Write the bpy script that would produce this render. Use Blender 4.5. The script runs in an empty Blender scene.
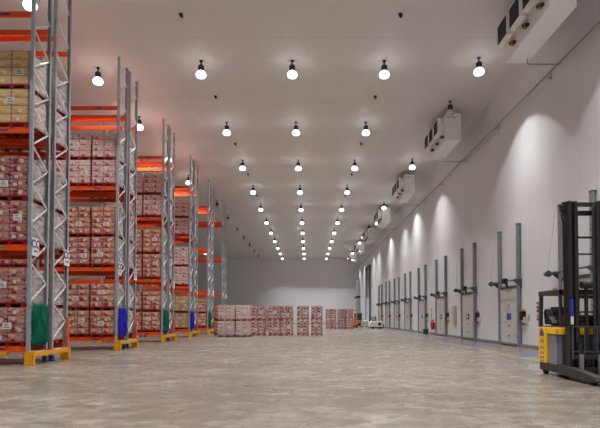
import bpy, bmesh, math, random
from mathutils import Vector, Matrix
random.seed(7)
S = bpy.context.scene
COL = S.collection
PI = math.pi

# ------------------------------------------------------------------ helpers
class MB:
    def __init__(s): s.v = []; s.f = []; s.uv = None
    def add(s, vs, fs):
        n = len(s.v); s.v += [Vector(p) for p in vs]; s.f += [[i + n for i in f] for f in fs]; return s
    def box(s, cx, cy, cz, sx, sy, sz, rot=None):
        vs = []
        for dx in (-.5, .5):
            for dy in (-.5, .5):
                for dz in (-.5, .5):
                    p = Vector((dx*sx, dy*sy, dz*sz))
                    if rot is not None: p = rot @ p
                    vs.append(p + Vector((cx, cy, cz)))
        return s.add(vs, [(0,1,3,2),(4,6,7,5),(0,4,5,1),(2,3,7,6),(0,2,6,4),(1,5,7,3)])
    def b(s, x0, x1, y0, y1, z0, z1):
        return s.box((x0+x1)/2, (y0+y1)/2, (z0+z1)/2, abs(x1-x0), abs(y1-y0), abs(z1-z0))
    def bar(s, p, q, w, h=None):
        p = Vector(p); q = Vector(q); h = h or w
        d = (q-p); L = d.length; r = d.to_track_quat('Z', 'Y').to_matrix(); c = (p+q)/2
        return s.box(c.x, c.y, c.z, w, h, L, r)
    def cyl(s, p, q, r, n=12, r2=None):
        p = Vector(p); q = Vector(q); r2 = r if r2 is None else r2
        m = (q-p).to_track_quat('Z', 'Y').to_matrix()
        vs = []
        for k in range(n):
            a = 2*PI*k/n; vs.append(p + m @ Vector((r*math.cos(a), r*math.sin(a), 0)))
        for k in range(n):
            a = 2*PI*k/n; vs.append(q + m @ Vector((r2*math.cos(a), r2*math.sin(a), 0)))
        fs = [(k, (k+1) % n, n+(k+1) % n, n+k) for k in range(n)]
        fs += [tuple(range(n-1, -1, -1)), tuple(range(n, 2*n))]
        return s.add(vs, fs)
    def lathe(s, prof, c, n=16):
        vs = []; c = Vector(c)
        for r, z in prof:
            for k in range(n):
                a = 2*PI*k/n; vs.append(c + Vector((r*math.cos(a), r*math.sin(a), z)))
        fs = []
        for i in range(len(prof)-1):
            for k in range(n):
                fs.append((i*n+k, i*n+(k+1) % n, (i+1)*n+(k+1) % n, (i+1)*n+k))
        fs += [tuple(range(n-1, -1, -1)), tuple(range((len(prof)-1)*n, len(prof)*n))]
        return s.add(vs, fs)
    def prism(s, poly, axis, a, b):
        # poly in the two other axes (in xyz order), extruded along axis from a to b
        n = len(poly); vs = []
        for t in (a, b):
            for u, v in poly:
                vs.append({'x': (t, u, v), 'y': (u, t, v), 'z': (u, v, t)}[axis])
        fs = [(k, (k+1) % n, n+(k+1) % n, n+k) for k in range(n)]
        fs += [tuple(range(n-1, -1, -1)), tuple(range(n, 2*n))]
        return s.add(vs, fs)
    def tube(s, pts, r, n=6):
        for p, q in zip(pts[:-1], pts[1:]): s.cyl(p, q, r, n)
        return s
    def mesh(s, name, mat, off=Vector((0,0,0)), smooth=False):
        me = bpy.data.meshes.new(name)
        bm = bmesh.new()
        vs = [bm.verts.new(p-off) for p in s.v]
        for f in s.f:
            try: bm.faces.new([vs[i] for i in f])
            except ValueError: pass
        bmesh.ops.recalc_face_normals(bm, faces=bm.faces)
        bm.to_mesh(me); bm.free()
        if mat: me.materials.append(mat)
        if smooth:
            for p in me.polygons: p.use_smooth = True
        return me
    def build(s, name, mat, parent=None, bevel=0, smooth=False, seg=2):
        off = wloc(parent) if parent else Vector((0,0,0))
        o = bpy.data.objects.new(name, s.mesh(name, mat, off, smooth)); COL.objects.link(o)
        if parent: o.parent = parent
        if bevel:
            m = o.modifiers.new('bevel', 'BEVEL'); m.width = bevel; m.segments = seg; m.limit_method = 'ANGLE'
        return o

def wloc(o):
    v = Vector((0,0,0))
    while o: v += o.location; o = o.parent
    return v
def tag(o, label=None, cat=None, group=None, kind=None):
    if label: o['label'] = label
    if cat: o['category'] = cat
    if group: o['group'] = group
    if kind: o['kind'] = kind
    return o
def thing(name, label, cat, loc, group=None):
    o = bpy.data.objects.new(name, None); COL.objects.link(o); o.location = loc
    o.empty_display_size = .2
    return tag(o, label, cat, group)
def B(x0, x1, y0, y1, z0, z1): return MB().b(x0, x1, y0, y1, z0, z1)

# ------------------------------------------------------------------ materials
def srgb(r, g, b):
    f = lambda c: (c/255/12.92) if c/255 <= .04045 else ((c/255+.055)/1.055)**2.4
    return (f(r), f(g), f(b), 1)
class NT:
    def __init__(s, name):
        s.m = bpy.data.materials.new(name); s.m.use_nodes = True
        s.t = s.m.node_tree; s.p = s.t.nodes['Principled BSDF']
    def n(s, typ, **kw):
        nd = s.t.nodes.new(typ)
        for k, v in kw.items(): setattr(nd, k, v)
        return nd
    def l(s, a, b): s.t.links.new(a, b)
    def val(s, sock, v):
        if hasattr(v, 'links'): s.l(v, sock)
        else: sock.default_value = v
    def math(s, op, a, b=0.0, clamp=False):
        nd = s.n('ShaderNodeMath', operation=op, use_clamp=clamp)
        s.val(nd.inputs[0], a); s.val(nd.inputs[1], b); return nd.outputs[0]
    def mix(s, f, a, b):
        nd = s.n('ShaderNodeMix', data_type='RGBA')
        s.val(nd.inputs[0], f); s.val(nd.inputs[6], a); s.val(nd.inputs[7], b); return nd.outputs[2]
    def noise(s, vec, scale, detail=3, rough=.55):
        nd = s.n('ShaderNodeTexNoise'); s.l(vec, nd.inputs['Vector'])
        nd.inputs['Scale'].default_value = scale; nd.inputs['Detail'].default_value = detail
        nd.inputs['Roughness'].default_value = rough; return nd.outputs[0]
    def ramp(s, v, lo, hi):
        nd = s.n('ShaderNodeMapRange'); s.l(v, nd.inputs[0])
        nd.inputs[1].default_value = lo; nd.inputs[2].default_value = hi; nd.clamp = True; return nd.outputs[0]
    def obco(s, scale=(1,1,1)):
        c = s.n('ShaderNodeTexCoord'); mp = s.n('ShaderNodeMapping'); mp.inputs['Scale'].default_value = scale
        s.l(c.outputs['Object'], mp.inputs[0]); return mp.outputs[0]
    def sep(s, v):
        nd = s.n('ShaderNodeSeparateXYZ'); s.l(v, nd.inputs[0]); return nd.outputs
def mat(name, col, rough=.5, metal=0, noise=0, nscale=4, emit=0, spec=None):
    t = NT(name); p = t.p
    p.inputs['Roughness'].default_value = rough; p.inputs['Metallic'].default_value = metal
    if spec is not None: p.inputs['Specular IOR Level'].default_value = spec
    if noise:
        nz = t.noise(t.obco(), nscale)
        dark = tuple(c*(1-noise) for c in col[:3])+(1,)
        lite = tuple(min(1, c*(1+noise*.5)) for c in col[:3])+(1,)
        t.l(t.mix(t.ramp(nz, .3, .7), dark, lite), p.inputs['Base Color'])
    else: p.inputs['Base Color'].default_value = col
    if emit:
        p.inputs['Emission Color'].default_value = col; p.inputs['Emission Strength'].default_value = emit
    return t.m

M = {}
M['steel'] = mat('galvanised_steel', srgb(182,187,194), .38, .4, .1, 6)
M['rail'] = mat('door_rail_steel', srgb(146,151,158), .42, .4, .14, 5)
M['steel_dark'] = mat('dark_steel', srgb(98,102,108), .45, .5, .15, 6)
M['brace'] = mat('brace_steel', srgb(226,228,230), .45, .15, .05, 6)
M['orange'] = mat('orange_powder_coat', srgb(244,84,14), .42, 0, .08, 3)
M['yellow'] = mat('yellow_paint', srgb(240,165,12), .4, 0, .1, 5)
M['pallet'] = mat('red_pallet_plastic', srgb(150,16,26), .45, 0, .2, 5)
M['paper'] = mat('white_paper', srgb(232,228,224), .6, 0, .05, 30)
M['ink'] = mat('violet_blue_ink', srgb(66,52,130), .6)
M['greyink'] = mat('grey_print', srgb(120,112,112), .6)
M['green'] = mat('green_sackcloth', srgb(0,92,68), .6, 0, .2, 7, spec=.15)
M['blue'] = mat('blue_sackcloth', srgb(34,32,168), .6, 0, .2, 7, spec=.15)
M['foot'] = mat('blue_base_paint', srgb(40,48,120), .5)
M['black'] = mat('black_plastic', srgb(24,24,26), .5, 0, .1, 5)
M['lamp_housing'] = mat('lamp_housing', srgb(42,40,42), .5)
M['cooler'] = mat('white_sheet_metal', srgb(243,241,240), .4, 0, .03, 2)
M['grille'] = mat('dark_fan_grille', srgb(40,36,38), .6)
M['brass'] = mat('brass', srgb(190,150,70), .35, .7)
M['pipe'] = mat('grey_pipe', srgb(168,160,156), .4, .2)
M['door'] = mat('grey_white_door_panel', srgb(200,193,187), .5, 0, .05, 1.5)
M['pane'] = mat('blue_window_pane', srgb(66,84,190), .15)
M['pane_lite'] = mat('pale_pane_reflection', srgb(205,220,250), .15)
M['red'] = mat('red_enamel', srgb(176,24,28), .35)
M['beige'] = mat('beige_enamel', srgb(205,198,184), .5, 0, .04, 4)
M['sign_green'] = mat('green_sign_paint', srgb(20,150,80), .5)
M['box_green'] = mat('dark_green_plastic', srgb(10,86,52), .5)
M['kerb'] = mat('grey_kerb', srgb(126,126,132), .6, 0, .12, 3)
M['rubber'] = mat('black_rubber', srgb(22,22,23), .7)
M['mast'] = mat('dark_mast_steel', srgb(52,47,46), .45, .3, .15, 5)
M['truck_dark'] = mat('charcoal_paint', srgb(58,54,54), .5, 0, .12, 4)
M['truck_yellow'] = mat('truck_yellow_paint', srgb(250,192,20), .38, 0, .05, 3)
M['battery'] = mat('grey_battery_case', srgb(132,132,138), .5, 0, .08, 3)
M['battery_dark'] = mat('slate_battery_case', srgb(86,94,112), .5, 0, .08, 3)
M['sticker'] = mat('blue_sticker', srgb(40,66,190), .5)
M['chrome'] = mat('fork_steel', srgb(150,150,152), .35, .8, .1, 6)
M['scrub'] = mat('white_machine_shell', srgb(222,218,208), .4, 0, .06, 3)
M['teal'] = mat('teal_cab_glass', srgb(60,92,100), .12)
M['amber'] = mat('amber_paint', srgb(222,150,40), .4, 0, .08, 4)
M['bluepaint'] = mat('blue_floor_paint', srgb(104,108,138), .45, 0, .28, 2.2)
M['yellowline'] = mat('worn_yellow_floor_paint', srgb(166,155,122), .5, 0, .25, 3)
M['blind'] = mat('grey_slat_curtain', srgb(150,152,158), .5, 0, .1, 2)
M['daylight'] = mat('pale_blue_door_curtain', srgb(222,232,250), .4, 0, .03, 2)

def lamp_glass():
    t = NT('lit_lamp_bowl')
    t.p.inputs['Base Color'].default_value = (.9,.9,.9,1)
    t.p.inputs['Emission Color'].default_value = (1,.99,.98,1); t.p.inputs['Emission Strength'].default_value = 4.0
    return t.m
M['lit'] = lamp_glass()
M['pale_bowl'] = mat('pale_unlit_bowl', srgb(205,200,196), .4)

def floor_mat():
    t = NT('polished_concrete'); p = t.p
    co = t.n('ShaderNodeTexCoord'); mp = t.n('ShaderNodeMapping'); mp.inputs['Rotation'].default_value = (0, 0, .55); mp.inputs['Scale'].default_value = (1, 1.5, 1)
    t.l(co.outputs['Object'], mp.inputs[0]); v = mp.outputs[0]
    def nz(scale, detail, rough, dist=0.0):
        nd = t.n('ShaderNodeTexNoise'); t.l(v, nd.inputs['Vector'])
        for k, x in (('Scale', scale), ('Detail', detail), ('Roughness', rough), ('Distortion', dist)): nd.inputs[k].default_value = x
        return nd.outputs[0]
    big = nz(.12, 4, .6); fine = nz(1.3, 8, .72, .4); spots = nz(.38, 6, .65, .8); scr = nz(.55, 9, .78, 1.6); mot = nz(2.4, 7, .7)
    c = t.mix(t.ramp(big, .38, .62), srgb(120,113,103), srgb(150,143,133))
    c = t.mix(t.math('MULTIPLY', t.ramp(spots, .5, .64), .6), c, srgb(166,159,149))
    c = t.mix(t.math('MULTIPLY', t.ramp(fine, .46, .58), .75), c, srgb(106,97,87))
    c = t.mix(t.math('MULTIPLY', t.ramp(scr, .55, .62), .6), c, srgb(76,64,53))
    c = t.mix(t.math('MULTIPLY', t.ramp(mot, .47, .58), .65), c, srgb(102,93,83))
    xyz = t.sep(t.obco())
    for ax, step, off in ((0, 6.0, .55), (1, 7.2, 2.0)):
        m = t.math('PINGPONG', t.math('ADD', xyz[ax], off + 600*step/6), step/2)
        j = t.math('LESS_THAN', m, .012)
        c = t.mix(t.math('MULTIPLY', j, .3), c, srgb(92,84,78))
    t.l(c, p.inputs['Base Color'])
    r = t.n('ShaderNodeMapRange'); t.l(fine, r.inputs[0]); r.inputs[3].default_value = .2; r.inputs[4].default_value = .36
    t.l(r.outputs[0], p.inputs['Roughness'])
    p.inputs['Specular IOR Level'].default_value = .5
    return t.m
def panel_mat(name, col, axis, step, seam, amount, rough=.5, axis2=None, step2=6.6, off2=0):
    t = NT(name); p = t.p
    xyz = t.sep(t.obco())
    nz = t.noise(t.obco((.3,.3,.3)), 1.0, 3)
    c = t.mix(t.math('MULTIPLY', t.ramp(nz, .3, .7), .08), col, tuple(k*.8 for k in col[:3])+(1,))
    m = t.math('PINGPONG', t.math('ADD', xyz[axis], 100*step), step/2)
    c = t.mix(t.math('MULTIPLY', t.math('LESS_THAN', m, .012), amount), c, seam)
    if axis2 is not None:
        m = t.math('PINGPONG', t.math('ADD', xyz[axis2], 10*step2 - off2), step2/2)
        c = t.mix(t.math('MULTIPLY', t.math('LESS_THAN', m, .03), amount*1.8), c, seam)
    t.l(c, p.inputs['Base Color']); p.inputs['Roughness'].default_value = rough
    return t.m

def carton_mat(name, low, high, accent, wave=.5, amp=.14, film=.25, dots=False, band=True):
    t = NT(name); p = t.p
    uv = t.n('ShaderNodeUVMap').outputs[0]
    x = t.sep(uv); u, v = x[0], x[1]
    rnd = t.math('FRACT', t.math('ADD', t.n('ShaderNodeObjectInfo').outputs['Random'],
                                 t.n('ShaderNodeNewGeometry').outputs['Random Per Island']))
    r2 = t.math('FRACT', t.math('MULTIPLY', rnd, 17.3)); r3 = t.math('FRACT', t.math('MULTIPLY', rnd, 41.7))
    sw = t.math('SINE', t.math('ADD', t.math('MULTIPLY', u, 6.6), t.math('MULTIPLY', rnd, 6.28)))
    edge = t.math('ADD', t.math('ADD', t.math('MULTIPLY', sw, amp), wave), t.math('MULTIPLY', t.math('SUBTRACT', r2, .5), .5))
    k = t.ramp(t.math('SUBTRACT', v, edge), -.02, .02)
    c = t.mix(k, low, high)
    # printed medallion
    du = t.math('SUBTRACT', u, t.math('ADD', t.math('MULTIPLY', r2, .4), .3)); dv = t.math('MULTIPLY', t.math('SUBTRACT', v, .6), .6)
    d = t.math('SQRT', t.math('ADD', t.math('MULTIPLY', du, du), t.math('MULTIPLY', dv, dv)))
    c = t.mix(t.math('MULTIPLY', t.math('LESS_THAN', d, .13), .85), c, accent)
    if dots:
        for uu, colr in ((.22, srgb(24,104,50)), (.78, srgb(196,40,32))):
            e = t.math('MULTIPLY', t.math('SUBTRACT', u, uu), 1.0)
            d2 = t.math('SQRT', t.math('ADD', t.math('MULTIPLY', e, e), t.math('MULTIPLY', dv, dv)))
            c = t.mix(t.math('LESS_THAN', d2, .1), c, colr)
    # white sticker on some cartons
    su = t.math('ABSOLUTE', t.math('SUBTRACT', u, t.math('ADD', t.math('MULTIPLY', r3, .5), .25)))
    sv = t.math('ABSOLUTE', t.math('SUBTRACT', v, .42))
    st = t.math('MULTIPLY', t.math('LESS_THAN', su, .11), t.math('LESS_THAN', sv, .22))
    st = t.math('MULTIPLY', st, t.math('GREATER_THAN', r2, .5))
    c = t.mix(t.math('MULTIPLY', st, .9), c, srgb(226,214,212))
    # dark rim on all edges, painting in the shade of gaps between cartons
    ev = t.math('MINIMUM', v, t.math('SUBTRACT', 1.0, v)); eu = t.math('MINIMUM', u, t.math('SUBTRACT', 1.0, u))
    c = t.mix(t.math('MULTIPLY', t.math('LESS_THAN', t.math('MINIMUM', ev, t.math('MULTIPLY', eu, 1.6)), .045), .6), c, srgb(84,18,26))
    # cloudy stretch film clinging to the box
    nz = t.noise(t.obco((1.2, 1.2, 3.0)), 3.0, 4, .7)
    c = t.mix(t.math('MULTIPLY', t.ramp(nz, .42, .66), film*1.2), c, srgb(236,226,226))
    c = t.mix(t.math('MULTIPLY', r3, .22), c, low)
    t.l(c, p.inputs['Base Color']); p.inputs['Roughness'].default_value = .26
    return t.m
RED = srgb(158,24,46); TAN = srgb(206,158,110); PINK = srgb(206,150,154)
M['c_red'] = carton_mat('red_and_tan_carton', RED, TAN, srgb(244,214,130), .54, .2, .34)
M['c_darkred'] = carton_mat('deep_red_carton', srgb(140,22,44), srgb(188,132,96), srgb(226,190,130), .68, .18, .36)
M['c_yellow'] = carton_mat('tan_and_yellow_carton', srgb(206,158,92), srgb(226,190,132), srgb(250,206,40), .4, .1, .3)
M['c_pale'] = carton_mat('pale_pink_wrapped_carton', srgb(170,34,62), srgb(210,172,152), srgb(226,200,150), .38, .14, .78)  # high film value also paints in the streaky highlights of the wrap
M['c_floor'] = carton_mat('red_and_white_wrapped_carton', srgb(130,22,42), srgb(190,148,126), srgb(232,214,190), .5, .2, .5)
M['c_dots'] = carton_mat('tan_carton_with_red_and_green_spots', srgb(190,152,104), srgb(206,176,132), srgb(230,214,180), .4, .06, .2, True)
def film_mat(name, lo, hi):
    t = NT(name); nt = t.t
    tr = t.n('ShaderNodeBsdfTransparent'); mx = t.n('ShaderNodeMixShader')
    t.p.inputs['Base Color'].default_value = (.85,.82,.83,1); t.p.inputs['Roughness'].default_value = .25
    nz = t.noise(t.obco((1.5,1.5,4)), 2.6, 5, .7)
    r = t.n('ShaderNodeMapRange'); t.l(nz, r.inputs[0]); r.inputs[1].default_value = .3; r.inputs[2].default_value = .7
    r.inputs[3].default_value = lo; r.inputs[4].default_value = hi
    t.l(r.outputs[0], mx.inputs[0]); t.l(tr.outputs[0], mx.inputs[1]); t.l(t.p.outputs[0], mx.inputs[2])
    t.l(mx.outputs[0], nt.nodes['Material Output'].inputs['Surface'])
    return t.m
M['film'] = film_mat('clear_stretch_film', .08, .55)
M['film_thin'] = film_mat('thin_stretch_film', .0, .22)

# ------------------------------------------------------------------ setting
CEIL = 14.2; XR = 10.7; XL = -30.0; YF = 110.0; YB = -14.0
def struct(name, mb, m): return tag(mb.build(name, m), kind='structure')
struct('floor', B(XL-.3, XR+.3, YB-.3, YF+.3, -.3, 0), floor_mat())
struct('ceiling', B(XL-.3, XR+.3, YB-.3, YF+.3, CEIL, CEIL+.3),
       panel_mat('ceiling_panels', srgb(224,218,215), 0, 1.15, srgb(150,144,142), .10, .55, 1, 6.6, 22.7))
wallm = panel_mat('white_insulated_wall_panels', srgb(222,219,221), 1, 1.1, srgb(150,148,150), .25, .42)
struct('wall_right', B(XR, XR+.3, YB-.3, YF+.3, 0, CEIL), wallm)
struct('wall_left', B(XL-.3, XL, YB-.3, YF+.3, 0, CEIL), wallm)
wallx = panel_mat('grey_white_wall_panels', srgb(232,231,236), 0, 1.1, srgb(150,148,150), .12, .5)
struct('wall_back', B(XL, XR, YF, YF+.3, 0, CEIL), wallx)
struct('wall_front', B(XL, XR, YB-.3, YB, 0, CEIL), wallx)
struct('baseboard_right', B(XR-.14, XR, YB, YF, 0, .16), M['kerb'])
struct('baseboard_back', B(XL, XR-.14, YF-.14, YF, 0, .16), M['kerb'])
struct('trim_1', B(7.86, 7.96, 14.0, 100, 0, .004), M['yellowline'])

# ------------------------------------------------------------------ dock doors on the right wall
def dock_door(n, y0, y1, zt=3.0, zr=6.15, pane='pane_lite', nice='blue'):
    r = thing('door_%d' % n, None, None, (XR, (y0+y1)/2, 0)); r['kind'] = 'structure'
    xf = XR-.06
    o = MB()
    seg = zt/5
    for k in range(5):
        o.b(xf-.06, xf, y0+.05, y1-.05, k*seg+.06 if k == 0 else k*seg+.006, (k+1)*seg-.006)
    o.build('door_panel', M['door'], r, .004)
    B(xf-.1, XR-.001, y0-.05, y1+.05, 0, .06).build('threshold', M['black'], r)
    B(xf-.09, xf-.005, y0+.02, y1-.02, zt, zt+.12).build('top_seal', M['steel_dark'], r)
    for y in (y0, y1):
        g = MB().b(xf-.13, XR-.002, y-.03, y+.03, 0, zr).b(xf-.13, xf-.10, y-.1, y+.1, 0, zr).b(xf-.10, xf-.02, y-.1, y-.075, 0, zr)
        gr = g.build('guide_rail', M['rail'], r)
        k = MB()
        z = .5
        while z < zr:
            k.b(xf-.142, xf-.13, y-.04, y+.04, z, z+.06); z += .7
        k.build('bracket', M['steel_dark'], gr)
        if True:
            MB().b(xf-.14, XR-.003, y-.1, y+.1, zr, zr+.06).build('end_cap', M['steel_dark'], gr)
    zs = zt + .36; xs = xf - .26
    MB().cyl((xs, y0-.5, zs), (xs, y1+.9, zs), .035, 10).build('spring_shaft', M['steel_dark'], r, smooth=False)
    for y in (y0-.12, y1+.18): MB().b(xs-.04, XR-.004, y-.03, y+.03, zs-.06, zs+.06).prism([(XR-.5, zs), (XR-.004, zs), (XR-.004, zs-.4)], 'y', y-.02, y+.02).build('shaft_bracket', M['steel_dark'], r)
    MB().cyl((xs, y1+.7, zs), (xs, y1+.95, zs), .1, 14).cyl((xs, y1+.66, zs), (xs, y1+.7, zs), .14, 14).build('cable_drum', M['steel_dark'], r)
    MB().b(xs-.12, xs+.1, (y0+y1)/2-.16, (y0+y1)/2+.12, zs-.12, zs+.16).b(xs-.05, xs+.05, (y0+y1)/2-.3, (y0+y1)/2-.16, zs-.3, zs).build('operator_motor', M['black'], r, .02)
    MB().tube([(xs, y1+.8, zs), (xf-.12, y1+.3, zr-.1)], .005, 5).build('lift_cable', M['steel_dark'], r)
    yc = (y0+y1)/2
    w = MB().b(xf-.085, xf-.055, yc-.27, yc+.27, 1.35, 1.7).build('window_frame', M['steel_dark'], r, .02)
    B(xf-.092, xf-.083, yc-.22, yc+.22, 1.39, 1.66).build('pane', M['pane'], w)
    B(xf-.095, xf-.091, yc-.12, yc+.12, 1.43, 1.62).build('painted_reflection', M[pane], w)  # reflection in the glass, painted as a thin patch
    q = MB().b(xf-.068, xf-.058, yc-.09, yc+.09, 1.95, 2.25).build('number_plate', M['paper'], r)
    B(xf-.072, xf-.067, yc-.05, yc+.05, 2.0, 2.18).build('printed_mark', M['ink'], q)
    MB().b(xf-.09, xf-.058, yc-.1, yc+.1, 1.02, 1.06).b(xf-.09, xf-.058, yc-.1, yc+.1, .5, .54).build('handle', M['black'], r)
    return r
doors = [(18.75, 21.15), (25.45, 27.95), (32.2, 34.85), (39.0, 41.8), (45.7, 48.5), (52.5, 55.3), (59.2, 62.1), (66.0, 68.9), (72.8, 75.7)]
for i, (a, b) in enumerate(doors): dock_door(i+1, a, b, pane='pane' if i in (0, 1) else 'pane_lite')
# tall door towards the back with a pale curtain below and glazed slats above
r = thing('door_%d' % 10, None, None, (XR, 88.9, 0)); r['kind'] = 'structure'
MB().b(XR-.3, XR-.001, 86.2, 86.5, 0, 9.9).b(XR-.3, XR-.001, 91.4, 91.7, 0, 9.9).b(XR-.34, XR-.001, 86.1, 91.8, 9.9, 10.4).build('door_frame', M['steel_dark'], r)
o = MB()
for k in range(7): o.b(XR-.16, XR-.05, 86.5, 91.4, 4.9+k*.715, 4.9+(k+1)*.715-.06)
o.build('slat_curtain', M['blind'], r)
B(XR-.2, XR-.05, 86.5, 91.4, .02, 4.86).build('curtain', M['daylight'], r)
r = thing('door_%d' % 11, None, None, (XR, 106, 0)); r['kind'] = 'structure'
B(XR-.16, XR-.05, 103.9, 107.6, .02, 4.5).build('door_panel', M['door'], r)
for y in (103.8, 107.7): MB().b(XR-.5, XR-.002, y-.12, y+.12, 0, 9.4).build('guide_rail', M['steel'], r)
MB().cyl((XR-.7, 103.2, 5.6), (XR-.7, 108.6, 5.6), .1).b(XR-.8, XR-.002, 103.6, 103.9, 5.4, 5.8).b(XR-.8, XR-.002, 107.6, 107.9, 5.4, 5.8).build('spring_shaft', M['black'], r)

NTH = ['nearest', 'second', 'third', 'fourth', 'fifth', 'sixth', 'seventh', 'eighth', 'ninth', 'tenth', 'eleventh', 'twelfth', 'thirteenth', 'fourteenth', 'fifteenth', 'sixteenth', 'seventeenth']
for i, (a, b) in enumerate(doors):
    y = a - .42
    r = thing('door_control_box', '%s wall control box from camera, black with yellow top beside a dock door' % NTH[i], 'control box', (XR-.1, y, 1.0), 'control boxes beside the dock doors')
    B(XR-.2, XR-.002, y-.14, y+.14, 1.35, 1.78).build('housing', M['black'], r, .02)
    B(XR-.17, XR-.002, y-.08, y+.08, 1.78, 1.88).build('warning_light', M['yellow'], r, .03)
    B(XR-.16, XR-.002, y-.3, y-.17, 1.2, 1.5).build('switch_box', M['beige'], r, .01)
    B(XR-.16, XR-.002, y-.02, y+.06, 1.12, 1.22).build('stop_button', M['red'], r, .02)
    pts = [(XR-.08, y-.05+.16*math.sin(t*PI/8), 1.35-.55*math.sin(t*PI/8)) for t in range(9)]
    MB().tube(pts, .016, 5).build('cable', M['pipe'], r)
    # painted bay marker in front of every door
    yc = (a+b)/2
    t = B(8.5, 9.9, yc-1.0, yc+1.2, 0, .005).build('floor_marking', M['bluepaint'])
    tag(t, '%s blue painted patch on the floor in front of a dock door' % NTH[i], 'floor marking', 'blue bay patches before the dock doors')

# small things on the right wall
r = thing('electrical_cabinet', 'tall narrow beige cabinet on wall between two dock doors', 'electrical box', (XR-.1, 36.9, .95))
B(XR-.2, XR-.002, 36.5, 37.15, .95, 2.3).build('cabinet', M['beige'], r, .015)
B(XR-.215, XR-.2, 36.55, 37.1, 1.5, 2.25).build('cover', M['door'], r)
B(XR-.23, XR-.213, 36.62, 36.7, 1.15, 1.35).build('latch', M['brass'], r)
r = thing('fire_extinguisher', 'red fire extinguisher hung on wall beside the fourth dock door', 'fire extinguisher', (XR-.16, 42.75, .45))
MB().lathe([(.13,.45),(.15,.5),(.15,1.0),(.1,1.1),(.045,1.14),(.045,1.2)], (XR-.19, 42.75, 0), 14).build('cylinder', M['red'], r, smooth=True)
MB().b(XR-.3, XR-.1, 42.72, 42.78, 1.2, 1.26).build('handle', M['black'], r)
MB().tube([(XR-.25,42.75,1.2),(XR-.36,42.75,1.05),(XR-.36,42.75,.7)], .02).build('hose', M['rubber'], r)
B(XR-.05, XR-.002, 42.65, 42.85, .6, 1.05).build('wall_bracket', M['red'], r)
r = thing('exit_sign', 'green upright lettering with an arrow below on the white wall', 'sign', (XR, 43.9, .95))
o = MB()
for k, (w, h, dy) in enumerate([(.16,.16,.1),(.3,.1,0),(.12,.14,-.06),(.3,.14,.02),(.22,.1,.06),(.3,.12,0),(.18,.16,-.05),(.3,.1,.02)]):
    z = 2.25 - k*.165; o.b(XR-.012, XR-.001, 43.9+dy-w/2, 43.9+dy+w/2, z-h, z)
o.build('lettering', M['sign_green'], r)
MB().prism([(43.55,.98),(43.9,.83),(43.9,.93),(44.3,.93),(44.3,1.03),(43.9,1.03),(43.9,1.13)], 'x', XR-.012, XR-.001).build('arrow', M['sign_green'], r)
r = thing('plastic_bin', 'dark green bin on the floor below the green wall sign', 'bin', (XR-.55, 43.9, 0))
MB().prism([(XR-.7,.0),(XR-.36,.0),(XR-.32,.42),(XR-.74,.42)], 'y', 43.66, 44.1).build('bin_body', M['box_green'], r, .02)
B(XR-.76, XR-.3, 43.63, 44.13, .42, .47).build('lid', M['box_green'], r, .02)
r = thing('switch_panel', 'row of tiny coloured wall switches left of the reach truck', 'switch', (XR, 23.55, 1.3))
for z, c in ((2.15,'greyink'),(1.95,'ink'),(1.78,'teal'),(1.55,'amber'),(1.4,'greyink')):
    B(XR-.05, XR-.002, 23.5, 23.64, z-.05, z+.05).build('switch', M[c], r, .008)
r = thing('wall_notice', 'small yellowish plate on the wall right of the second control box', 'notice', (XR, 24.55, 1.3))
B(XR-.02, XR-.002, 24.48, 24.62, 1.3, 1.62).build('plate', M['yellowline'], r)

# pipe along the wall
r = thing('drain_pipe', 'long grey pipe running along the upper right wall below the coolers', 'pipe', (XR-.22, 8, 11.9))
MB().cyl((XR-.22, 8, 12.1), (XR-.22, YF-.2, 12.1), .045, 10).build('main_pipe', M['pipe'], r, smooth=True)
y = 10
while y < YF-2:
    MB().b(XR-.24, XR-.002, y-.03, y+.03, 12.0, 12.04).b(XR-.05, XR-.002, y-.05, y+.05, 11.95, 12.2).build('pipe_bracket', M['steel'], r); y += 6
for k in range(7):
    y = 17.2 + 13.2*k + 3.55
    MB().tube([(9.1, y, 12.218), (9.1, y, 11.98), (XR-.24, y, 11.98), (XR-.24, y, 12.08)], .028, 8).build('drain_branch', M['pipe'], r)

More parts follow.
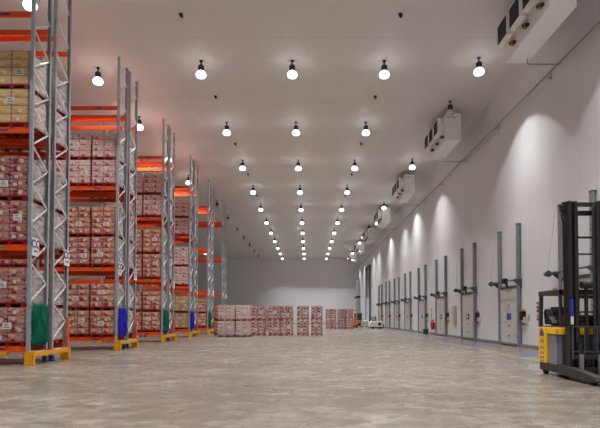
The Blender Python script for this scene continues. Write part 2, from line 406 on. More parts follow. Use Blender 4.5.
# ------------------------------------------------------------------ unit coolers under the ceiling
def cooler(i, y0):
    L = 3.95
    lab = ['largest white ceiling cooler, cut by the top edge, nearest the camera',
           'second white ceiling cooler from camera, three dark fan hoods on its left',
           'third white ceiling cooler from camera above the right wall', 'fourth white ceiling cooler from camera above the right wall',
           'fifth white ceiling cooler from camera above the right wall', 'sixth white ceiling cooler from camera above the right wall',
           'farthest white ceiling cooler near the back wall'][i]
    r = thing('ceiling_cooler', lab, 'air cooler', (8.8, y0+L/2, 12.3), 'unit coolers along the right wall')
    x0, x1, z0, z1 = 8.35, 9.28, 12.22, 13.85
    B(x0, x1, y0, y0+L, z0, z1).build('casing', M['cooler'], r, .02)
    mk = MB()
    for k, w in enumerate((.07,.05,.09,.06,.08)): mk.b(x0+.12+k*.11, x0+.12+k*.11+w, y0-.006, y0+.004, z1-.27, z1-.22)
    mk.build('brand_mark', M['ink'], r)
    for k in range(3):
        yc = y0 + .72 + k*1.22
        t = MB().cyl((8.12, yc, 13.2), (8.37, yc, 13.2), .44, 20).build('fan_ring', M['cooler'], r, smooth=False)
        h = MB().b(7.9, 8.14, yc-.5, yc+.5, 12.74, 12.78).b(7.9, 8.14, yc-.5, yc+.5, 13.6, 13.64)
        h.b(7.9, 8.14, yc-.5, yc-.46, 12.78, 13.6).b(7.9, 8.14, yc+.46, yc+.5, 12.78, 13.6).b(8.1, 8.14, yc-.46, yc+.46, 12.78, 13.6)
        hd = h.build('fan_hood', M['cooler'], r)
        g = MB().b(7.93, 7.95, yc-.46, yc+.46, 12.78, 13.6)
        for q in range(9): g.b(7.905, 7.93, yc-.46, yc+.46, 12.84+q*.08, 12.9+q*.08)
        g.build('grille', M['grille'], hd)
        v = MB().cyl((x0-.14, yc-.1, 12.6), (x0, yc-.1, 12.6), .11, 10).build('drain_valve', M['brass'], r)
        MB().cyl((x0-.18, yc-.1, 12.6), (x0-.14, yc-.1, 12.6), .06, 8).b(x0-.12, x0, yc-.32, yc-.2, 12.5, 12.6).build('valve_cap', M['black'], v)
    for yy in (y0+.3, y0+L-.3):
        for xx in (x0+.1, x1-.1):
            MB().cyl((xx, yy, z1-.01), (xx, yy, CEIL), .03, 8).build('hanger_rod', M['steel'], r)
for i in range(7): cooler(i, 17.2 + 13.2*i)

# ------------------------------------------------------------------ high-bay lamps
def shape_beam(ld):
    # luminaire light distribution: strongest straight down, weaker towards the cut-off
    ld.use_nodes = True; nt = ld.node_tree; em = nt.nodes['Emission']
    tc = nt.nodes.new('ShaderNodeTexCoord'); sp = nt.nodes.new('ShaderNodeSeparateXYZ')
    ab = nt.nodes.new('ShaderNodeMath'); ab.operation = 'ABSOLUTE'; pw = nt.nodes.new('ShaderNodeMath'); pw.operation = 'POWER'; pw.inputs[1].default_value = 4.5
    nt.links.new(tc.outputs['Normal'], sp.inputs[0]); nt.links.new(sp.outputs[2], ab.inputs[0])
    nt.links.new(ab.outputs[0], pw.inputs[0]); nt.links.new(pw.outputs[0], em.inputs['Strength'])
POWER = 2300
def lamp(x, y, label, lit=True, group='high bay lamps on the ceiling'):
    r = thing('high_bay_lamp', label, 'ceiling lamp', (x, y, 13.4), group)
    MB().cyl((x, y, 13.95), (x, y, CEIL+.02), .035, 8).cyl((x, y, 14.16), (x, y, CEIL+.02), .09, 10).build('stem', M['lamp_housing'], r)
    MB().lathe([(.13,13.67),(.15,13.72),(.15,13.93),(.1,13.98)], (x, y, 0), 12).build('housing', M['lamp_housing'], r)
    MB().lathe([(.13,13.36),(.215,13.39),(.25,13.47),(.25,13.52),(.2,13.61),(.13,13.67)], (x, y, 0), 16).build('bowl', M['lit'] if lit else M['pale_bowl'], r, smooth=True)
    if lit:
        ld = bpy.data.lights.new('lamp_beam', 'SPOT'); ld.energy = POWER; ld.spot_size = math.radians(97); ld.spot_blend = .10; shape_beam(ld)
        ld.shadow_soft_size = .12; ld.color = (.975, .985, 1)
        lo = bpy.data.objects.new('lamp_beam', ld); COL.objects.link(lo); lo.parent = r; lo.location = (0, 0, -.09)
    return r
rows = [24.8 + 7.95*k for k in range(-4, 11)]
for ci, (x, nm) in enumerate(((-5.3, 'left main'), (-.78, 'middle'), (3.78, 'right main'))):
    for y in rows:
        k = round((y-24.8)/7.95)
        lab = ('lit ceiling lamp, %s from camera in the %s lamp column' % (NTH[k], nm)) if k >= 0 else 'lit ceiling lamp of the %s column, above the picture' % nm
        lamp(x, y, lab)
for k, (y, on) in enumerate([(1,1), (9,1), (15.9,1), (24.5,1), (29.5,0), (40.4,1), (49.6,1), (55.6,1), (65.0,1), (69.1,0), (76.5,1), (82.1,1), (95.5,1), (104,1)]):
    lab = ('%s ceiling lamp, %s visible from camera in the column beside the coolers' % ('lit' if on else 'dim', NTH[k-3])) if k >= 3 else 'lit ceiling lamp beside the coolers, above the picture'
    lamp(8.9 if y in (49.6, 65.0) else 8.37, y, lab, on)
for k, y in enumerate([4, 11.6, 19.2, 25.5, 31.8, 38.5, 45.1]):
    lab = ('lit ceiling lamp, %s from camera over the pallet racks' % NTH[k-2]) if k >= 2 else 'lit ceiling lamp over the racks, above the picture'
    lamp(-10.7, y, lab)
for k, y in enumerate([55.1, 62.9, 71.0, 78.3, 86.1, 94, 102]):
    lamp(-9.95, y, 'dim unlit ceiling lamp, %s from camera, beyond the racks' % NTH[k], False, 'unlit lamps left of the main columns')
for k, y in enumerate([4, 19.6, 27.0, 34.2, 41.3, 48.4, 64, 80, 96]):  # unseen lamp column, added to brighten the hall left of the racks
    lamp(-19.5, y, 'added unseen ceiling lamp lighting the far left behind the racks', True)
for ci, (x, nm) in enumerate(((-5.32, 'left'), (3.86, 'right'))):
    for k in range(11):
        y = 20.9 + 7.9*k
        r = thing('ceiling_sensor', 'small black ceiling sensor, %s from camera, %s lamp column' % (NTH[k], nm), 'sensor', (x, y, CEIL-.2), 'black sensors between the lamps')
        MB().b(x-.07, x+.07, y-.07, y+.07, CEIL-.07, CEIL).build('base', M['lamp_housing'], r)
        MB().box(x+.03, y-.04, CEIL-.12, .12, .12, .12, Matrix.Rotation(.4, 3, 'Y')).build('head', M['black'], r, .02)

# ------------------------------------------------------------------ pallet racks
XE = -8.75; BAY = 3.6; LV = [.50, 3.69, 7.42, 11.14]; TOP = 13.53
ROWS = [15.9, 23.15, 30.4, 37.4, 44.2, 51.5]
ORD = ['first', 'second', 'third', 'fourth', 'fifth', 'sixth']
OFF = (0, 1.40)
def rack(i, side, bays, col_guard):
    y = ROWS[i] + OFF[side]; D = 1.03
    r = thing('pallet_rack', 'orange and grey pallet rack, %s side of the %s row from camera' % (['front', 'rear'][side], ORD[i]), 'rack', (XE, y+D/2, 0), 'pallet racks')
    for b in range(bays+1):
        x = XE - b*BAY
        for j, yy in enumerate((y, y+D)):
            sg = 1 if j == 0 else -1
            p = MB().b(x-.05, x+.05, yy-.045*sg, yy-.03*sg, .02, TOP).b(x-.05, x-.037, yy-.03*sg, yy+.055*sg, .02, TOP).b(x+.037, x+.05, yy-.03*sg, yy+.055*sg, .02, TOP)
            post = p.build('upright_post', M['steel'], r)
            MB().b(x-.1, x+.1, yy-.09, yy+.09, 0, .025).b(x-.075, x+.075, yy-.07, yy+.07, .025, .2).build('base_plate', M['foot'] if (side == 1 and j == 0) else M['steel_dark'], post)
        if b == 0 or i < 2:
            z = .72; k = 0
            while z < TOP-.7:
                za, zb = z, z+.625
                a = (x, y+.03, za if k % 2 == 0 else zb); c = (x, y+D-.03, zb if k % 2 == 0 else za)
                MB().bar(a, c, .036, .045).build('brace', M['brace'], r)
                z += .625; k += 1
            for zz in (.4, TOP-.25): MB().bar((x, y+.03, zz), (x, y+D-.03, zz), .035, .045).build('brace', M['brace'], r)
    for b in range(bays):
        xa, xb = XE-b*BAY-.052, XE-(b+1)*BAY+.052
        for li, z in enumerate(LV):
            for yy in (y, y+D):
                bm = MB().b(xb, xa, yy-.028, yy+.028, z-.1, z+.085).build('beam', M['orange'], r, .006)
                MB().b(xa-.012, xa+.002, yy-.034, yy+.034, z-.12, z+.12).b(xb-.002, xb+.012, yy-.034, yy+.034, z-.12, z+.12).build('connector', M['orange'], bm)
                if yy == y and side == 0 and i < 4:
                    xs = (xa+xb)/2 + (.9 if b == 0 else 0)
                    B(xs-.16, xs+.16, yy-.031, yy-.027, z-.04, z+.03).build('load_sticker', M['ink'] if li != 1 else M['sign_green'], bm)
    if side == 0:
        xx = XE - .75
        MB().b(xx-.12, xx+.12, y-.05, y+.05, LV[0]-.2, LV[0]-.086).build('beam_bracket', M['yellow'], r, .01)
    # row sign on the aisle post
    zsg = 3.72 if side == 0 else 3.62
    ysg = y+.19 if side == 0 else y+D-.13
    pl = B(XE+.06, XE+.08, ysg-.2, ysg+.2, zsg-.28, zsg+.28).build('row_sign', M['paper'], r)
    if i < 4:
        cu = bpy.data.curves.new('row_letters', 'FONT'); cu.body = 'CC'; cu.size = .36; cu.align_x = 'CENTER'; cu.extrude = .003; cu.offset = .008
        tmp = bpy.data.objects.new('tmp', cu); COL.objects.link(tmp)
        dg = bpy.context.evaluated_depsgraph_get(); me = bpy.data.meshes.new_from_object(tmp.evaluated_get(dg)); bpy.data.objects.remove(tmp)
        me.materials.clear(); me.materials.append(M['ink'])
        t = bpy.data.objects.new('letters', me); COL.objects.link(t); t.parent = pl
        t.matrix_local = Matrix.Translation(Vector((XE+.083, ysg, zsg-.02)) - wloc(r)) @ Matrix.Rotation(PI/2, 4, 'Z') @ Matrix.Rotation(PI/2, 4, 'X')
        MB().b(XE+.08, XE+.084, ysg-.1, ysg+.1, zsg-.17, zsg-.1).build('printed_line', M['greyink'], pl)
    if side == 1:
        yy = y+D
        MB().b(XE-.09, XE+.09, yy+.062, yy+.085, .03, 1.5).b(XE+.064, XE+.09, yy-.06, yy+.062, .03, 1.5).b(XE-.09, XE-.064, yy-.06, yy+.062, .03, 1.5).build('column_guard', M['orange'], r)
    return r
BAYS = [1, 2, 2, 1, 1, 1]
for i in range(6):
    for side in (0, 1): rack(i, side, BAYS[i], side == 1)
    if i < 5:
        y0 = ROWS[i]; ya, yb = y0-.26, y0+2.06
        r = thing('rack_end_guard', 'yellow floor guard rail at the aisle end of the %s rack row' % ORD[i], 'guard rail', (XE+.2, y0+1.2, 0), 'yellow rack end guards')
        for nm, ys in (('front_post', ya), ('rear_post', yb)):
            p = MB().b(XE+.0, XE+.28, ys, ys+.02, 0, .42).b(XE+.26, XE+.28, ys, ys+.16, 0, .42).b(XE+.0, XE+.02, ys, ys+.12, 0, .42)
            p.b(XE+.0, XE+.28, ys, ys+.16, 0, .015).b(XE+.0, XE+.28, ys, ys+.14, .40, .42)
            p.build('guard_post', M['yellow'], r, .004)
        MB().b(XE+.2, XE+.26, ya+.02, yb+.1, .27, .41).build('guard_rail', M['yellow'], r, .01)

# cloth sacks hung on the aisle ends
def sack(i, m, colr):
    y0 = ROWS[i]+.06; y1 = ROWS[i]+.96; z0, z1 = .62, 1.9; x = XE+.075
    r = thing('hanging_sack', '%s cloth sack hung on the aisle end of the %s rack row' % (colr, ORD[i]), 'sack', (x, (y0+y1)/2, z0), 'cloth sacks on the rack ends')
    nu, nv = 14, 18; vs = []; rnd = random.Random(i)
    ph = [rnd.random()*6 for _ in range(6)]
    for side in (0, 1):
        for a in range(nu+1):
            for b in range(nv+1):
                u, v = a/nu, b/nv
                e = max(0, math.sin(PI*u))**.22 * (max(0, math.sin(PI*v))**.25 if v < .85 else .8)
                y = y0+(y1-y0)*u + .02*math.sin(9*v+ph[0]); z = z0+(z1-z0)*v - .05*math.sin(PI*u)*(v < .2) + .03*math.sin(5*u+ph[1])*(1-v)
                w = .15*e*(1.05-.4*v) if side == 0 else .0
                fold = (.034*math.sin(15*u+6*v+ph[2])+.034*math.sin(8*u-9*v+ph[3]))*e if side == 0 else 0
                vs.append((x + .004 + max(w+fold, .004)*(1 if side == 0 else 0), y, z))
    n = (nu+1)*(nv+1); fs = []
    ix = lambda s, a, b: s*n + a*(nv+1)+b
    for a in range(nu):
        for b in range(nv):
            fs.append((ix(0,a,b), ix(0,a+1,b), ix(0,a+1,b+1), ix(0,a,b+1)))
            fs.append((ix(1,a,b), ix(1,a,b+1), ix(1,a+1,b+1), ix(1,a+1,b)))
    for a in range(nu):
        for b in (0, nv): fs.append((ix(0,a,b), ix(1,a,b), ix(1,a+1,b), ix(0,a+1,b)))
    for b in range(nv):
        for a in (0, nu): fs.append((ix(0,a,b), ix(0,a,b+1), ix(1,a,b+1), ix(1,a,b)))
    MB().add(vs, fs).build('sack_cloth', m, r, smooth=True)
    MB().bar((x+.01, ROWS[i]+.02, z1+.01), (x+.01, ROWS[i]+1.0, z1-.01), .03, .03).build('hanging_bar', M['steel_dark'], r)
for i, (m, c) in enumerate((('green','green'), ('blue','blue'), ('green','green'), ('blue','blue'), ('green','green'))): sack(i, M[m], c)

# ------------------------------------------------------------------ pallet loads
MC = {}
def uvbox(w, d, h, m, key):
    k = ('carton', round(w,3), round(d,3), round(h,3), key)
    if k in MC: return MC[k]
    me = MB().box(0, 0, h/2, w, d, h).mesh('carton', m)
    uv = me.uv_layers.new(name='UVMap')
    for p in me.polygons:
        n = p.normal
        for li in p.loop_indices:
            c = me.vertices[me.loops[li].vertex_index].co
            v = c.z/h
            if abs(n.z) > .5: uv.data[li].uv = (c.x/w+.5, .9)
            elif abs(n.y) > .5: uv.data[li].uv = (c.x/w+.5, v)
            else: uv.data[li].uv = (c.y/d+.5, v)
    MC[k] = me; return me
def pallet_mesh(w, d):
    k = ('pallet', round(w,3), round(d,3))
    if k in MC: return MC[k]
    o = MB()
    nb = 6; bw = w/nb
    for q in range(nb): o.b(-w/2+q*bw+.008, -w/2+(q+1)*bw-.008, -d/2, d/2, .115, .14)
    for yy in (-d/2+.06, 0, d/2-.06):
        o.b(-w/2, w/2, yy-.05, yy+.05, .095, .115)
        for xx in (-w/2+.07, 0, w/2-.07): o.b(xx-.06, xx+.06, yy-.05, yy+.05, .02, .095)
    for xx in (-w/2+.07, 0, w/2-.07): o.b(xx-.06, xx+.06, -d/2, d/2, 0, .02)
    MC[k] = o.mesh('pallet', M['pallet']); return MC[k]
def inst(name, me, parent, loc):
    o = bpy.data.objects.new(name, me); COL.objects.link(o); o.parent = parent; o.location = loc; return o
def sheet(x0, x1, y0, y1, z0, z1, ax, amp, seed):
    """thin wrinkled closed film sheet lying in the plane normal to ax"""
    rnd = random.Random(seed); ph = [rnd.random()*6 for _ in range(4)]
    nu, nv = 8, 10; vs = []
    for s in (0, 1):
        for a in range(nu+1):
            for b in range(nv+1):
                u, v = a/nu, b/nv
                off = amp*(.5+.25*math.sin(9*u+4*v+ph[0])+.25*math.sin(5*u-11*v+ph[1])) + s*.003
                if ax == 'x': vs.append((x1+off, y0+(y1-y0)*u, z0+(z1-z0)*v))
                elif ax == 'y': vs.append((x0+(x1-x0)*u, y0-off, z0+(z1-z0)*v))
                else: vs.append((x0+(x1-x0)*u, y0+(y1-y0)*v, z1+off))
    n = (nu+1)*(nv+1); fs = []
    ix = lambda s, a, b: s*n+a*(nv+1)+b
    for a in range(nu):
        for b in range(nv):
            for s in (0, 1): fs.append((ix(s,a,b), ix(s,a+1,b), ix(s,a+1,b+1), ix(s,a,b+1)))
    return vs, fs
seedn = [0]
def load(x, yf, z, w, d, h, variant, label, group, cols=2, layers=4, end_film=False, front_film=False, note=1, deep=2):
    """x centre, yf front face, z base"""
    seedn[0] += 1; sd = seedn[0]; rnd = random.Random(sd*13)
    yc = yf + d/2
    r = thing('pallet_load', label, 'pallet load', (x, yc, z), group)
    inst('pallet', pallet_mesh(w, d), r, (0,0,0))
    cw = w/cols; cd = d/deep; ch = (h-.145)/layers
    me = uvbox(cw-.012, cd-.012, ch-.006, M[variant], variant)
    for l in range(layers):
        for a in range(cols):
            for b in range(deep):
                o = inst('carton', me, r, (-w/2+cw*(a+.5)+rnd.uniform(-.004,.004), -d/2+cd*(b+.5)+rnd.uniform(-.004,.004), .142+l*ch))
    if note:
        nx = rnd.uniform(-.3, .15)*w; nz = h*rnd.uniform(.3, .62)
        nl = B(x+nx, x+nx+.27, yf-.012, yf-.007, z+nz, z+nz+.2).build('paper_label', M['paper'], r)
        o = MB()
        for q in range(3): o.b(x+nx+.04, x+nx+.23-.03*q, yf-.014, yf-.0125, z+nz+.04+q*.05, z+nz+.065+q*.05)
        o.build('printed_lines', M['greyink'], nl)
    if end_film or front_film:
        o = MB()
        if end_film:
            o.add(*sheet(0, x+w/2+.004, yf, yf+d, z+.12, z+h-.005, 'x', .035, sd))
            o.add(*sheet(x-w/2, x+w/2, yf, yf+d, z, z+h-.003, 'z', .02, sd))
        if front_film: o.add(*sheet(x-w/2, x+w/2, yf-.004, 0, z+.1, z+h, 'y', .02, sd+1))
        o.build('stretch_film', M['film'] if end_film else M['film_thin'], r, smooth=True)
    return r
VN = {'c_red': 'red and tan carton', 'c_darkred': 'deep red carton', 'c_yellow': 'tan and yellow carton', 'c_pale': 'pale film-wrapped carton', 'c_dots': 'spotted tan carton'}
TH = {0: 1.22, 1: 1.39, 2: 1.21}
PLAN = [dict(v=['c_darkred','c_darkred','c_yellow'], pos=2, back=2, th=TH),
        dict(v=['c_red','c_red','c_pale'], pos=5, back=2, th=TH),
        dict(v=['c_red','c_red','c_pale'], pos=3, back=1, th={0:1.22,1:1.5,2:1.35}),
        dict(v=['c_dots','c_pale','c_pale'], pos=2, back=1, th={0:1.22,1:1.45,2:1.33}),
        dict(v=['c_red'], pos=1, back=1, th=TH)]
POSN = ['aisle-end stack', 'second stack', 'third stack', 'fourth stack', 'fifth stack']
LVN = ['lowest beams', 'second beams', 'third beams']
for i, P in enumerate(PLAN):
    for side in (0, 1):
        for q in range(P['pos'] if side == 0 else P['back']):
            bay, k = divmod(q, 3)
            x = XE - bay*BAY - .10 - .53 - k*1.13
            yb = ROWS[i] + OFF[side] - .06
            for li, v in enumerate(P['v']):
                h = P['th'][li]
                if side == 1 and v == 'c_yellow': v = 'c_pale'
                for tier in (0, 1):
                    z = LV[li]+.087 + tier*(h+.006)
                    lab = '%s %s load, %s on %s, %s of %s rack row' % (['lower', 'upper'][tier], VN[v], POSN[q], LVN[li], ['front', 'rear'][side], ORD[i])
                    load(x, yb+random.uniform(-.02,.02), z, 1.06, 1.14, h, v, lab, 'wrapped pallet loads on the racks',
                         layers=4 if h < 1.38 else 5, end_film=(q == 0), front_film=False)

# loads standing on the floor at the far end
FL = [(-6.17, 38.3, 1.27, 'c_pale', 'pale stack standing frontmost, left of the floor stacks'),
      (-4.9, 38.3, 1.08, 'c_pale', 'stack right beside the frontmost pale stack'),
      (-7.1, 41.3, 1.1, 'c_red', 'stack half hidden behind the frontmost pale stack'),
      (-4.06, 41.1, 1.16, 'c_floor', 'third stack from the left on the open floor'),
      (-4.95, 57.0, 1.1, 'c_floor', 'stack peeking out behind the left twin stack'),
      (-2.72, 41.1, .95, 'c_floor', 'left one of the touching twin stacks mid floor'),
      (-1.72, 41.1, .99, 'c_floor', 'right one of the touching twin stacks mid floor'),
      (-.41, 41.1, .97, 'c_floor', 'left one of the two narrow stacks straight ahead'),
      (.72, 41.1, .93, 'c_floor', 'right one of the two narrow stacks straight ahead'),
      (2.92, 64.0, 1.32, 'c_floor', 'lone stack further back right of the narrow stacks'),
      (4.25, 64.0, .95, 'c_floor', 'stack further back, second from the right end'),
      (5.2, 63.4, .92, 'c_floor', 'rightmost floor stack, before the yellow stacker')]
for x, y, w, v, lab in FL:
    hh = 1.2 if y < 60 else 1.25
    for tier in (0, 1):
        load(x, y, tier*(hh+.006), w, 1.1, hh, v, '%s carton load of the %s' % (['lower', 'upper'][tier], lab), 'pallet loads standing on the floor', layers=4, note=1 if y < 50 else 0,
             end_film=False, front_film=(v == 'c_pale'))

# ------------------------------------------------------------------ reach truck at the right edge
def reach_truck():
    r = thing('reach_truck', 'yellow and charcoal reach truck with tall dark mast at the right edge', 'forklift', (6.72, 13.0, 0))
    x0, x1 = 6.19, 7.25
    # chassis and straddle legs
    ch = MB().b(x0+.02, x1-.02, 12.5, 13.64, .1, .3).build('chassis', M['truck_dark'], r, .02)
    for xa in (x0, x1-.2):
        lg = MB().prism([(12.55,.08),(12.55,.34),(11.5,.26),(11.0,.2),(10.95,.1),(11.05,.06)], 'x', xa, xa+.2).build('straddle_leg', M['truck_dark'], r, .015)
        MB().cyl((xa+.04, 11.2, .1), (xa+.16, 11.2, .1), .1, 16).build('load_wheel', M['rubber'], lg)
    MB().cyl((6.6, 13.3, .17), (6.85, 13.3, .17), .17, 18).build('drive_wheel', M['rubber'], r)
    MB().cyl((6.25, 13.45, .09), (6.33, 13.45, .09), .09, 14).build('castor_wheel', M['rubber'], r)
    # yellow body
    body = MB().b(x0, x1, 13.2, 13.65, .3, 1.24).b(x0, x1, 12.42, 13.2, 1.06, 1.24).build('body', M['truck_yellow'], r, .025)
    B(x0+.045, x1-.04, 12.74, 13.19, .3, 1.055).build('battery', M['battery'], r, .01)
    B(x0+.05, x1-.05, 12.5, 12.735, .3, 1.055).build('battery_tray', M['battery_dark'], r, .02)
    e = MB().prism([(13.33,1.0),(13.55,1.0),(13.55,1.1),(13.5,1.16),(13.44,1.2),(13.38,1.16),(13.33,1.1)], 'x', x0-.004, x0+.002).build('emblem', M['ink'], r)
    mk = MB()
    for k, (hh, zz) in enumerate([(.14,.82),(.1,.66),(.08,.53),(.07,.42),(.05,.34)]):
        for yy in (13.35, 13.47): mk.b(x0-.004, x0+.002, yy, yy+.05, zz, zz+hh*.7)
    mk.build('blue_lettering', M['ink'], r)
    B(x0-.004, x0+.002, 12.52, 12.66, 1.1, 1.2).build('model_plate', M['amber'], r)
    MB().b(x0+.03, x1-.03, 12.45, 13.62, 1.24, 1.27).b(x0+.1, x1-.1, 12.45, 12.7, 1.27, 1.36).build('cab_floor', M['truck_dark'], r, .01)
    st = MB().prism([(13.02,1.27),(13.5,1.27),(13.5,1.38),(13.05,1.42)], 'x', x0+.25, x1-.3).build('seat', M['black'], r, .03)
    MB().prism([(13.5,1.3),(13.56,1.62),(13.5,1.72),(13.4,1.7),(13.3,1.55),(13.02,1.32)], 'x', x0+.1, x0+.26).build('seat_side', M['black'], st, .03)
    MB().prism([(13.4,1.36),(13.52,1.36),(13.56,1.76),(13.48,1.78)], 'x', x0+.27, x1-.32).build('backrest', M['black'], st, .04)
    cs = MB().b(x0+.15, x1-.15, 12.48, 12.62, 1.36, 1.55).build('console', M['truck_dark'], r, .03)
    MB().cyl((6.5, 12.6, 1.55), (6.5, 12.72, 1.68), .02, 8).cyl((6.5, 12.7, 1.66), (6.5, 12.725, 1.69), .15, 18).build('steering_wheel', M['black'], cs)
    # overhead guard
    g = MB().b(x0, x0+.09, 12.5, 13.62, 2.05, 2.18).b(x1-.09, x1, 12.5, 13.62, 2.05, 2.18).b(x0, x1, 13.5, 13.62, 2.06, 2.18).b(x0, x1, 12.5, 12.6, 2.06, 2.18)
    for k in range(5): g.b(x0+.09, x1-.09, 12.72+k*.17, 12.75+k*.17, 2.08, 2.16)
    g.build('overhead_guard', M['truck_dark'], r, .012)
    for xx in (x0+.045, x1-.045):
        MB().bar((xx, 13.6, 1.24), (xx, 13.54, 2.08), .08, .1).build('guard_post', M['truck_dark'], r, .01)
        MB().bar((xx, 12.5, 1.24), (xx, 12.54, 2.08), .06, .07).build('guard_post', M['truck_dark'], r, .01)
    MB().cyl((x0+.12, 12.95, 2.18), (x0+.12, 12.95, 2.24), .05, 10).build('beacon', M['amber'], r)
    # mast
    mx = 6.69; hw = .43; zt = 4.3
    ml = MB()
    for s in (-1, 1):
        xo = mx+s*hw
        ml.b(xo-s*.0, xo-s*.025, 12.14, 12.36, .1, zt).b(xo, xo-s*.1, 12.34, 12.36, .1, zt).b(xo, xo-s*.1, 12.14, 12.16, .1, zt)
    ml.b(mx-hw, mx+hw, 12.33, 12.38, 3.98, 4.1).b(mx-hw, mx+hw, 12.3, 12.38, zt-.07, zt).b(mx-hw, mx+hw, 12.34, 12.38, 1.95, 2.02)
    outer = ml.build('outer_mast', M['mast'], r, .006)
    ml = MB()
    for s in (-1, 1):
        xo = mx+s*(hw-.115)
        ml.b(xo, xo-s*.02, 12.1, 12.3, .14, zt-.02).b(xo, xo-s*.09, 12.28, 12.3, .14, zt-.02).b(xo, xo-s*.09, 12.1, 12.12, .14, zt-.02)
    ml.b(mx-hw+.1, mx+hw-.1, 12.2, 12.28, zt-.12, zt-.04).b(mx-hw+.1, mx+hw-.1, 12.22, 12.26, 3.4, 3.45).b(mx-hw+.1, mx+hw-.1, 12.22, 12.26, 3.0, 3.04).b(mx-hw+.1, mx+hw-.1, 12.22, 12.26, 1.6, 1.64)
    ml.build('inner_mast', M['mast'], r, .005)
    cy = MB().cyl((mx+.02, 12.22, .3), (mx+.02, 12.22, 2.2), .045, 12).build('lift_cylinder', M['mast'], r)
    MB().cyl((mx-.11, 12.2, 2.27), (mx+.13, 12.2, 2.27), .09, 18).build('chain_pulley', M['black'], cy)
    for xx in (mx-.21, mx-.17, mx+.2, mx+.235): MB().cyl((xx, 12.2, .5), (xx, 12.2, 4.22), .011, 6).build('lift_chain', M['black'] if abs(xx-mx) < .19 else M['battery_dark'], r)
    for s in (-1, 1): MB().cyl((mx+s*.34, 12.42, .2), (mx+s*.34, 12.42, 3.6), .028, 10).build('side_cylinder', M['chrome'] if s > 0 else M['mast'], r)
    MB().b(mx-hw-.12, mx-hw, 12.25, 12.34, 4.06, 4.22).b(mx-hw-.06, mx-hw, 12.25, 12.34, 4.22, 4.3).build('hose_bracket', M['mast'], r, .015)
    MB().tube([(mx-hw-.05,12.3,4.08),(mx-hw-.075,12.3,3.95),(mx-hw-.04,12.3,3.8),(mx-hw-.035,12.3,2.4),(mx-hw-.035,12.3,1.3)], .022, 8).build('mast_hose', M['mast'], r)
    st = B(mx-hw+.03, mx-hw+.095, 12.132, 12.139, 1.52, 1.92).build('side_sticker', M['sticker'], r)
    B(mx-hw+.03, mx-hw+.095, 12.132, 12.139, 1.32, 1.515).build('paper_sticker', M['paper'], r)
    # carriage, backrest grid and forks
    ca = MB().b(mx-.4, mx+.4, 12.0, 12.06, .5, .6).b(mx-.4, mx+.4, 12.0, 12.06, .2, .3).b(mx-.28, mx-.22, 12.0, 12.1, .2, .9).b(mx+.22, mx+.28, 12.0, 12.1, .2, .9).build('fork_carriage', M['mast'], r, .008)
    gd = MB().bar((mx-.42, 12.02, 1.27), (mx+.44, 12.02, 1.27), .022)
    gd.bar((mx-.42, 12.02, .68), (mx+.44, 12.02, .68), .022)
    for xx in (-.42, -.14, .16, .44): gd.bar((mx+xx, 12.02, .5), (mx+xx, 12.02, 1.27), .02)
    gd.build('load_backrest', M['steel_dark'], r)
    for xx in (-.3, .14):
        MB().b(mx+xx, mx+xx+.1, 11.95, 12.0, .06, .62).prism([(11.97,.055),(11.97,.105),(10.9,.075),(10.85,.055)], 'x', mx+xx, mx+xx+.1).build('fork', M['chrome'], r, .006)
    MB().cyl((6.3, 12.44, .3), (6.3, 12.44, 1.05), .07, 12).build('reach_cylinder', M['mast'], r)
    return r
reach_truck()

# ------------------------------------------------------------------ vehicles at the far end
def scrubber():
    x, y = 8.55, 63.5
    r = thing('floor_scrubber', 'white ride-on floor scrubber parked by the far dock doors', 'floor scrubber', (x, y, 0))
    MB().prism([(x-.85,.22),(x-.78,.75),(x-.55,1.0),(x+.7,1.0),(x+.86,.8),(x+.86,.22)], 'y', y, y+1.5).build('body', M['scrub'], r, .08, seg=3)
    B(x-.8, x+.8, y+.08, y+1.4, .1, .24).build('skirt', M['rubber'], r, .02)
    MB().cyl((x+.42, y-.04, .62), (x+.42, y+.02, .62), .2, 16).build('brush_motor', M['black'], r)
    for xx in (-.45, .5): MB().cyl((x+xx, y+.02, .16), (x+xx, y+.2, .16), .16, 14).build('wheel', M['rubber'], r)
    MB().b(x-.45, x+.1, y+.4, y+1.0, 1.0, 1.15).b(x-.1, x+.06, y+.4, y+1.0, 1.15, 1.6).build('seat', M['steel_dark'], r, .05)
    MB().cyl((x-.55, y+.6, 1.0), (x-.4, y+.6, 1.42), .04).cyl((x-.43, y+.6, 1.4), (x-.4, y+.6, 1.44), .2, 14).build('steering_wheel', M['black'], r)
    MB().b(x-.62, x+.06, y+.3, y+.36, 1.0, 1.05).bar((x-.3,y+.33,1.0),(x-.3,y+.33,1.5),.05).build('handrail', M['truck_dark'], r)
    B(x+.84, x+1.02, y+.3, y+1.2, .12, .6).build('squeegee', M['truck_dark'], r, .03)
    B(x-.62, x-.5, y-.006, y+.004, .68, .78).build('red_button', M['red'], r)
scrubber()
def cart():
    x, y = 8.3, 74
    r = thing('white_cart', 'small white machine parked left of the white floor scrubber', 'cart', (x, y, 0))
    MB().prism([(x-.45,.15),(x-.45,.9),(x-.35,1.02),(x+.35,1.02),(x+.45,.9),(x+.45,.15)], 'y', y, y+1.2).build('body', M['scrub'], r, .05)
    B(x-.38, x+.38, y-.01, y+.01, .25, .8).build('cover', M['beige'], r, .02)
    for xx in (-.3, .3):
        for yy in (.15, 1.0): MB().cyl((x+xx-.05, y+yy, .12), (x+xx+.05, y+yy, .12), .12, 12).build('wheel', M['rubber'], r)
    MB().tube([(x-.35,y+1.15,1.0),(x-.35,y+1.3,1.15),(x+.35,y+1.3,1.15),(x+.35,y+1.15,1.0)], .025, 6).build('handle', M['black'], r)
cart()
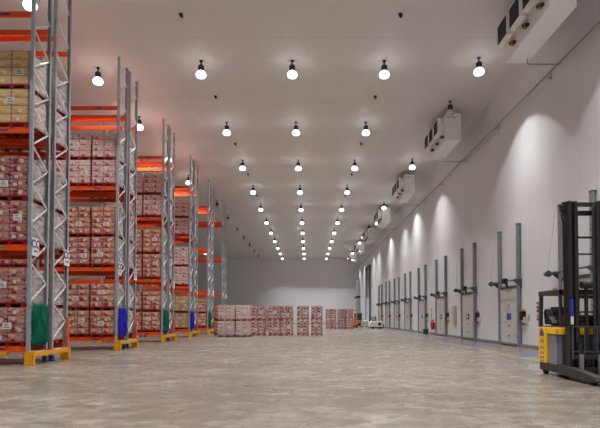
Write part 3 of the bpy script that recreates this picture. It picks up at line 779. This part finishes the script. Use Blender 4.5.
def forklift():
    x, y = 7.5, 75
    r = thing('forklift', 'dark forklift with teal glazed cab beside the far right wall', 'forklift', (x, y, 0))
    MB().prism([(x-.55,.15),(x-.6,.55),(x-.55,.85),(x+.55,.85),(x+.6,.55),(x+.55,.15)], 'y', y+.25, y+2.0).build('body', M['truck_dark'], r, .06)
    B(x-.3, x+.35, y+.15, y+.3, .55, .95).build('bonnet', M['amber'], r, .05)
    for xx in (-.5, .5):
        for yy in (.45, 1.7): MB().cyl((x+xx-.09, y+yy, .24), (x+xx+.09, y+yy, .24), .24, 14).build('wheel', M['rubber'], r)
    c = MB()
    for xx in (-.48, .48):
        for yy in (.35, 1.5): c.b(x+xx-.04, x+xx+.04, y+yy-.04, y+yy+.04, .85, 1.95)
    c.b(x-.58, x+.58, y+.25, y+1.6, 1.92, 2.02).build('cab_frame', M['black'], r, .02)
    B(x-.43, x+.43, y+.34, y+.37, 1.0, 1.9).build('windscreen', M['teal'], r)
    m = MB()
    for xx in (-.32, .32): m.b(x+xx-.05, x+xx+.05, y-.05, y+.1, .08, 2.05)
    m.b(x-.36, x+.36, y, y+.08, 1.95, 2.05).build('mast', M['black'], r)
    for xx in (-.3, .22): MB().b(x+xx, x+xx+.1, y-.12, y-.06, .05, .5).b(x+xx, x+xx+.1, y-1.0, y-.06, .05, .09).build('fork', M['chrome'], r)
    B(x-.75, x-.45, y+.1, y+.4, .1, .75).build('battery_box', M['amber'], r, .03)
forklift()
def stacker():
    x, y = 6.35, 69
    r = thing('pallet_stacker', 'yellow mast stacker half hidden behind the rightmost floor stack', 'stacker', (x, y, 0))
    m = MB()
    for xx in (-.28, .28): m.b(x+xx-.06, x+xx+.06, y, y+.16, .1, 2.45)
    m.b(x-.34, x+.34, y, y+.14, 2.3, 2.45).b(x-.34, x+.34, y, y+.14, 1.2, 1.32).build('mast', M['amber'], r, .02)
    MB().b(x-.42, x+.42, y+.2, y+.9, .15, 1.0).build('body', M['amber'], r, .06)
    MB().b(x-.45, x+.45, y-.05, y+.95, .08, .3).build('base', M['truck_dark'], r, .03)
    for xx in (-.3, .2):
        MB().b(x+xx, x+xx+.1, y-.9, y-.02, .06, .1).b(x+xx, x+xx+.1, y-.06, y-.0, .06, .5).build('fork', M['truck_dark'], r)
        MB().cyl((x+xx, y+.75, .09), (x+xx+.1, y+.75, .09), .09, 12).build('wheel', M['rubber'], r)
    MB().tube([(x,y+.9,.9),(x,y+1.15,1.25)], .03).b(x-.15, x+.15, y+1.1, y+1.18, 1.22, 1.3).build('tiller', M['black'], r)
stacker()

# ------------------------------------------------------------------ camera, view
cd = bpy.data.cameras.new('camera'); cam = bpy.data.objects.new('camera', cd); COL.objects.link(cam)
cd.sensor_width = 36; cd.lens = 507/600*36; cd.shift_x = -8/600; cd.shift_y = .148
cd.clip_end = 400; cd.clip_start = .1
cam.location = (0, 0, 1.5); cam.rotation_euler = (math.radians(91.6), 0, 0)
S.camera = cam
w = bpy.data.worlds.new('world'); S.world = w; w.use_nodes = True
w.node_tree.nodes['Background'].inputs[0].default_value = (.5,.5,.52,1); w.node_tree.nodes['Background'].inputs[1].default_value = .2
S.view_settings.view_transform = 'Standard'; S.view_settings.look = 'None'
S.view_settings.exposure = 0.34; S.view_settings.gamma = 1; S.view_settings.use_curve_mapping = False
